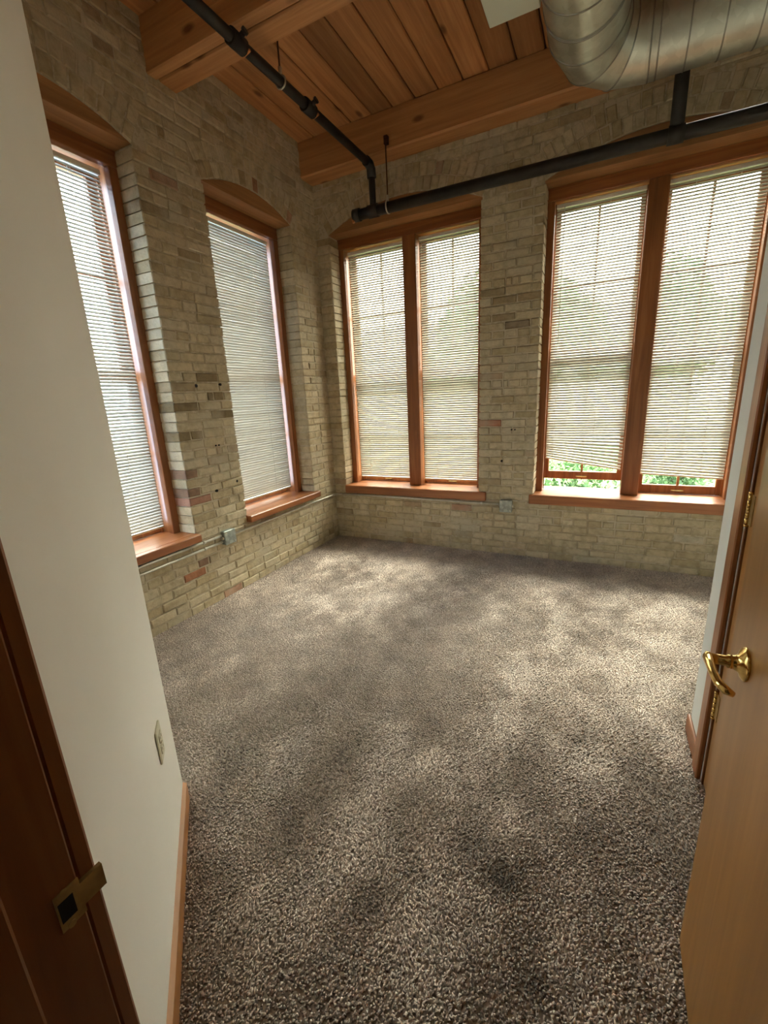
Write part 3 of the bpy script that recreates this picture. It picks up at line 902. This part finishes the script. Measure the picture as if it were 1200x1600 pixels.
# ---------------------------------------------------------------- closet door and casing
trm = empty('trim_1', (XR, -2.2, 0)); tag(trm, 'reddish wooden casing around the closet door', 'casing', kind='structure')
def tb(m, name, mat): m.v = [(p[0]-XR, p[1]+2.2, p[2]) for p in m.v]; return m.build(name, mat, trm)
tb(MB().box((XR-.018, -2.244, 0), (XR-.0005, -2.170, 2.10), .004), 'casing', M_firz)
tb(MB().box((XR-.018, -3.10, 0), (XR-.0005, -3.026, 2.10), .004), 'casing', M_firz)
tb(MB().box((XR-.018, -3.10, 2.10), (XR-.0005, -2.170, 2.175), .004), 'head_casing', M_firy)
tb(MB().box((XR, -2.262, 0), (XR+.12, -2.25, 2.08)), 'jamb', M_jamb)
tb(MB().box((XR, -3.02, 0), (XR+.12, -3.010, 2.08)), 'jamb', M_jamb)
d2 = empty('door_2', (XR, -2.266, 0)); tag(d2, 'flat honey wood closet door shut in the narrow pale wall', 'door', kind='structure')
MB().box((.004, -.735, .012), (.039, -.004, 2.05), .002).build('leaf', M_doorm, d2)
def hinge(z, parent, x=-.001, y=.003):
    h = empty('hinge', (0, 0, 0), parent=parent)
    for k in range(5):
        MB().tube([(x, y, z-.05+k*.02+.001), (x, y, z-.05+k*.02+.019)], .0065, 10).build('knuckle', M_brass, h)
    m = MB().tube([(x, y, z+.05), (x, y, z+.058)], .0075, 10); m.tube([(x, y, z-.058), (x, y, z-.05)], .0075, 10); m.build('pin_tip', M_brass, h)
    MB().box((.0015, -.030, z-.05), (.0042, .001, z+.05)).build('hinge_plate', M_oldbrass, h)
for z in (.36, 1.10, 1.86): hinge(z, d2)

# ---------------------------------------------------------------- entry door (open against the closet) with its lever
Hx, Hy = 2.927, -2.885
dvec = Vector((2.905-Hx, -3.69-Hy)); DL = dvec.length
d1 = empty('door_1', (Hx, Hy, 0), math.atan2(dvec.y, dvec.x)+PI)      # local -x runs to the hinge, +y... face to the room
tag(d1, 'plain honey veneer entry door standing open, with a brass lever', 'door', kind='structure')
# local frame: x axis = from hinge to free edge; face normal towards the room is +y in this frame
rotz = d1.rotation_euler.z
ny = Vector((-math.sin(rotz), math.cos(rotz)))
fs_ = 1 if ny.dot(Vector((-1, 0))) > 0 else -1
MB().box((-DL, 0, .014), (0, -fs_*.036, 2.04), .002).build('leaf', M_doorm, d1)
HZ = .955
lv = empty('lever_handle', (0, 0, 0), parent=d1)
xr_ = -.115
def lathe(prof, n=24):
    """prof: (distance from the door face, radius)"""
    m = MB(); vs = []; fs = []
    for d, r in prof:
        for k in range(n):
            a = 2*PI*k/n; vs.append((xr_+math.cos(a)*r, fs_*d, HZ+math.sin(a)*r))
    for i in range(len(prof)-1):
        for k in range(n): fs.append((i*n+k, i*n+(k+1) % n, (i+1)*n+(k+1) % n, (i+1)*n+k))
    m.add(vs, fs, True); return m
fixnorm(lathe([(0, .034), (.003, .035), (.006, .032), (.010, .026), (.013, .018), (.020, .014), (.024, .014)]).build('rosette', M_brass, lv))
m = lathe([(.022, .0125), (.024, .0135), (.030, .0135), (.032, .0105), (.058, .0105), (.060, .012), (.066, .012), (.068, .001)])
fixnorm(m.build('spindle', M_brass, lv))
pts = [(xr_+.012, .060, .000), (xr_, .061, .001), (xr_-.03, .062, .002), (xr_-.06, .061, .001), (xr_-.085, .057, -.002), (xr_-.102, .048, -.004), (xr_-.110, .038, -.005)]
m = MB().tube([(p[0], fs_*p[1], HZ+p[2]) for p in pts], [.007, .0105, .0085, .0078, .0082, .0085, .005], 12)
m.build('lever', M_brass, lv)
m = MB().box((-.0005, -fs_*.006, HZ-.028), (.0012, -fs_*.030, HZ+.028)); m.build('latch_plate', M_oldbrass, d1)
m = MB().box((.001, -fs_*.012, HZ-.007), (.009, -fs_*.024, HZ+.007), .002); m.build('latch_bolt', M_oldbrass, d1)
for z in (.25, 1.05, 1.8):
    MB().tube([(-DL-.002, -fs_*.001, z-.045), (-DL-.002, -fs_*.001, z+.045)], .007, 10).build('hinge', M_brass, d1)

# ---------------------------------------------------------------- doorway jambs
EX, EY = 2.122, -3.792
tj = empty('trim_2', (EX, EY, 0)); tag(tj, 'dark reddish wooden door jamb close by, with a brass strike plate', 'jamb', kind='structure')
def jb(m, name, mat): m.v = [(p[0]-EX, p[1]-EY, p[2]) for p in m.v]; return m.build(name, mat, tj)
jb(MB().box((EX-.075, EY-.020, 0), (EX-.004, EY, 2.13), .003), 'casing', M_jamb)
jb(MB().box((EX-.030, EY-.160, 0), (EX, EY-.0215, 2.06), .002), 'jamb_board', M_jamb)
jb(MB().box((EX, EY-.125, 0), (EX+.011, EY-.085, 2.05), .003), 'stop', M_jamb)
jb(MB().box((EX-.075, EY-.182, 0), (EX-.004, EY-.161, 2.13), .003), 'casing', M_jamb)
m = MB()
zc_ = .95; za, zb_ = zc_-.026, zc_+.026
m.box((EX-.0005, EY-.048, za), (EX+.0016, EY-.0215, zb_)); m.box((EX-.004, EY-.022, za+.010), (EX+.0016, EY+.004, zb_-.010))
sp_ = jb(m, 'strike_plate', M_oldbrass)
h = MB().box((EX+.0015, EY-.046, zc_-.014), (EX+.0020, EY-.030, zc_+.014), .0); h.v = [(p[0]-EX, p[1]-EY, p[2]) for p in h.v]; h.build('latch_hole', M_black, sp_)
for dz in (-.024, .024):
    h = MB().tube([(EX+.0014, EY-.038, zc_+dz), (EX+.0024, EY-.038, zc_+dz)], .0045, 8); h.v = [(p[0]-EX, p[1]-EY, p[2]) for p in h.v]; h.build('screw', M_oldbrass, sp_)
tr3 = MB().box((2.912, -3.87, 0), (2.942, -3.70, 2.06), .002).build('trim_3', M_jamb); tag(tr3, 'wooden hinge jamb of the entry doorway', 'jamb', kind='structure')

# ---------------------------------------------------------------- outdoors seen through the blinds
g = MB().box((-40, .5, -1.5), (45, 60, -1.3)).build('ground', M_grass); tag(g, 'green lawn outside the back windows', 'lawn', kind='structure')
def tree(x, y, h, rad, mat, label, nleaf=2600, seed=1, squash=1.1):
    g = np.random.default_rng(seed)
    t = empty('tree', (x, y, -1.3)); tag(t, label, 'tree', 'trees outside the back windows')
    MB().tube([(0, 0, 0), (.05, 0, h*.35), (-.03, .05, h*.75)], [.16, .12, .05], 8).build('trunk', M_bark, t)
    m = MB()
    blobs = [(g.normal(0, rad*.45), g.normal(0, rad*.45), h*.62+g.normal(0, rad*.5*squash), rad*g.uniform(.4, .65)) for _ in range(9)]
    for i in range(nleaf):
        bx, by, bz, br = blobs[g.integers(9)]
        d = g.normal(0, 1, 3); d /= np.linalg.norm(d)+1e-6
        p = np.array([bx, by, bz])+d*br*g.uniform(.55, 1.0)
        a = g.normal(0, 1, 3); a /= np.linalg.norm(a); b_ = np.cross(a, d); b_ /= np.linalg.norm(b_)+1e-6
        s = g.uniform(.10, .22)
        m.add([p-a*s, p+b_*s*.6, p+a*s, p-b_*s*.6], [(0, 1, 2, 3)])
    m.build('foliage', mat, t)
tree(.9, 9.5, 6.6, 1.7, M_leaf, 'dark leafy tree outside behind the raised-sash window', 4200, seed=2)
tree(4.6, 15.5, 6.6, 2.0, M_leaf2, 'tall light green tree outside, to the right of the dark leafy one', 4800, seed=3)
tree(-3.0, 15.5, 6.0, 1.8, M_leaf, 'leafy tree standing in front of the pale house outside', 4200, seed=4)
def shrub(x, y, w, h, label, seed):
    g = np.random.default_rng(seed)
    s_ = empty('shrub', (x, y, -1.3)); tag(s_, label, 'shrub', 'shrubs outside the back windows')
    m = MB()
    for i in range(2600):
        p = np.array([g.normal(0, w*.4), g.normal(0, w*.3), h*g.uniform(.1, 1)])
        a = g.normal(0, 1, 3); a /= np.linalg.norm(a); b_ = np.cross(a, g.normal(0, 1, 3)); b_ /= np.linalg.norm(b_)+1e-6
        s = g.uniform(.03, .07); m.add([p-a*s, p+b_*s*.6, p+a*s, p-b_*s*.6], [(0, 1, 2, 3)])
    m.build('foliage', M_leaf, s_)
    q = MB()
    for k in range(5):
        q.tube([(g.normal(0, .05), g.normal(0, .05), 0), (g.normal(0, w*.3), g.normal(0, w*.25), h*.7)], .02, 5)
    q.build('stem', M_bark, s_)
shrub(2.15, 4.8, 1.15, 1.45, 'bushy green shrub seen through the gap under the raised sash', 5)
shrub(4.2, 7.5, .9, 1.3, 'low green shrub behind the right half of the double window', 6)
hs = empty('house', (-3.0, 21.0, -1.3)); tag(hs, 'pale sided house across the lawn beyond the back windows', 'house')
MB().box((-9, 0, 0), (9, 6, 5.2)).build('wall', M_siding, hs)
m = MB().add([(-9.4, -.5, 5.2), (9.4, -.5, 5.2), (9.4, 3, 7.2), (-9.4, 3, 7.2), (9.4, 6.5, 5.2), (-9.4, 6.5, 5.2)], [(0, 1, 2, 3), (3, 2, 4, 5), (0, 3, 5), (1, 4, 2), (0, 5, 4, 1)])
m.build('roof', M_roof, hs)
for x in (-7.0, -4.2, -1.4, 1.4, 4.2, 7.0):
    for z in (1.0, 3.3):
        f = MB().box((x, -.06, z), (x+1.1, .02, z+1.4), .01).build('window', M_panelw, hs)
        MB().box((x+.08, -.07, z+.08), (x+1.02, -.055, z+1.32)).build('pane', M_pane, f)
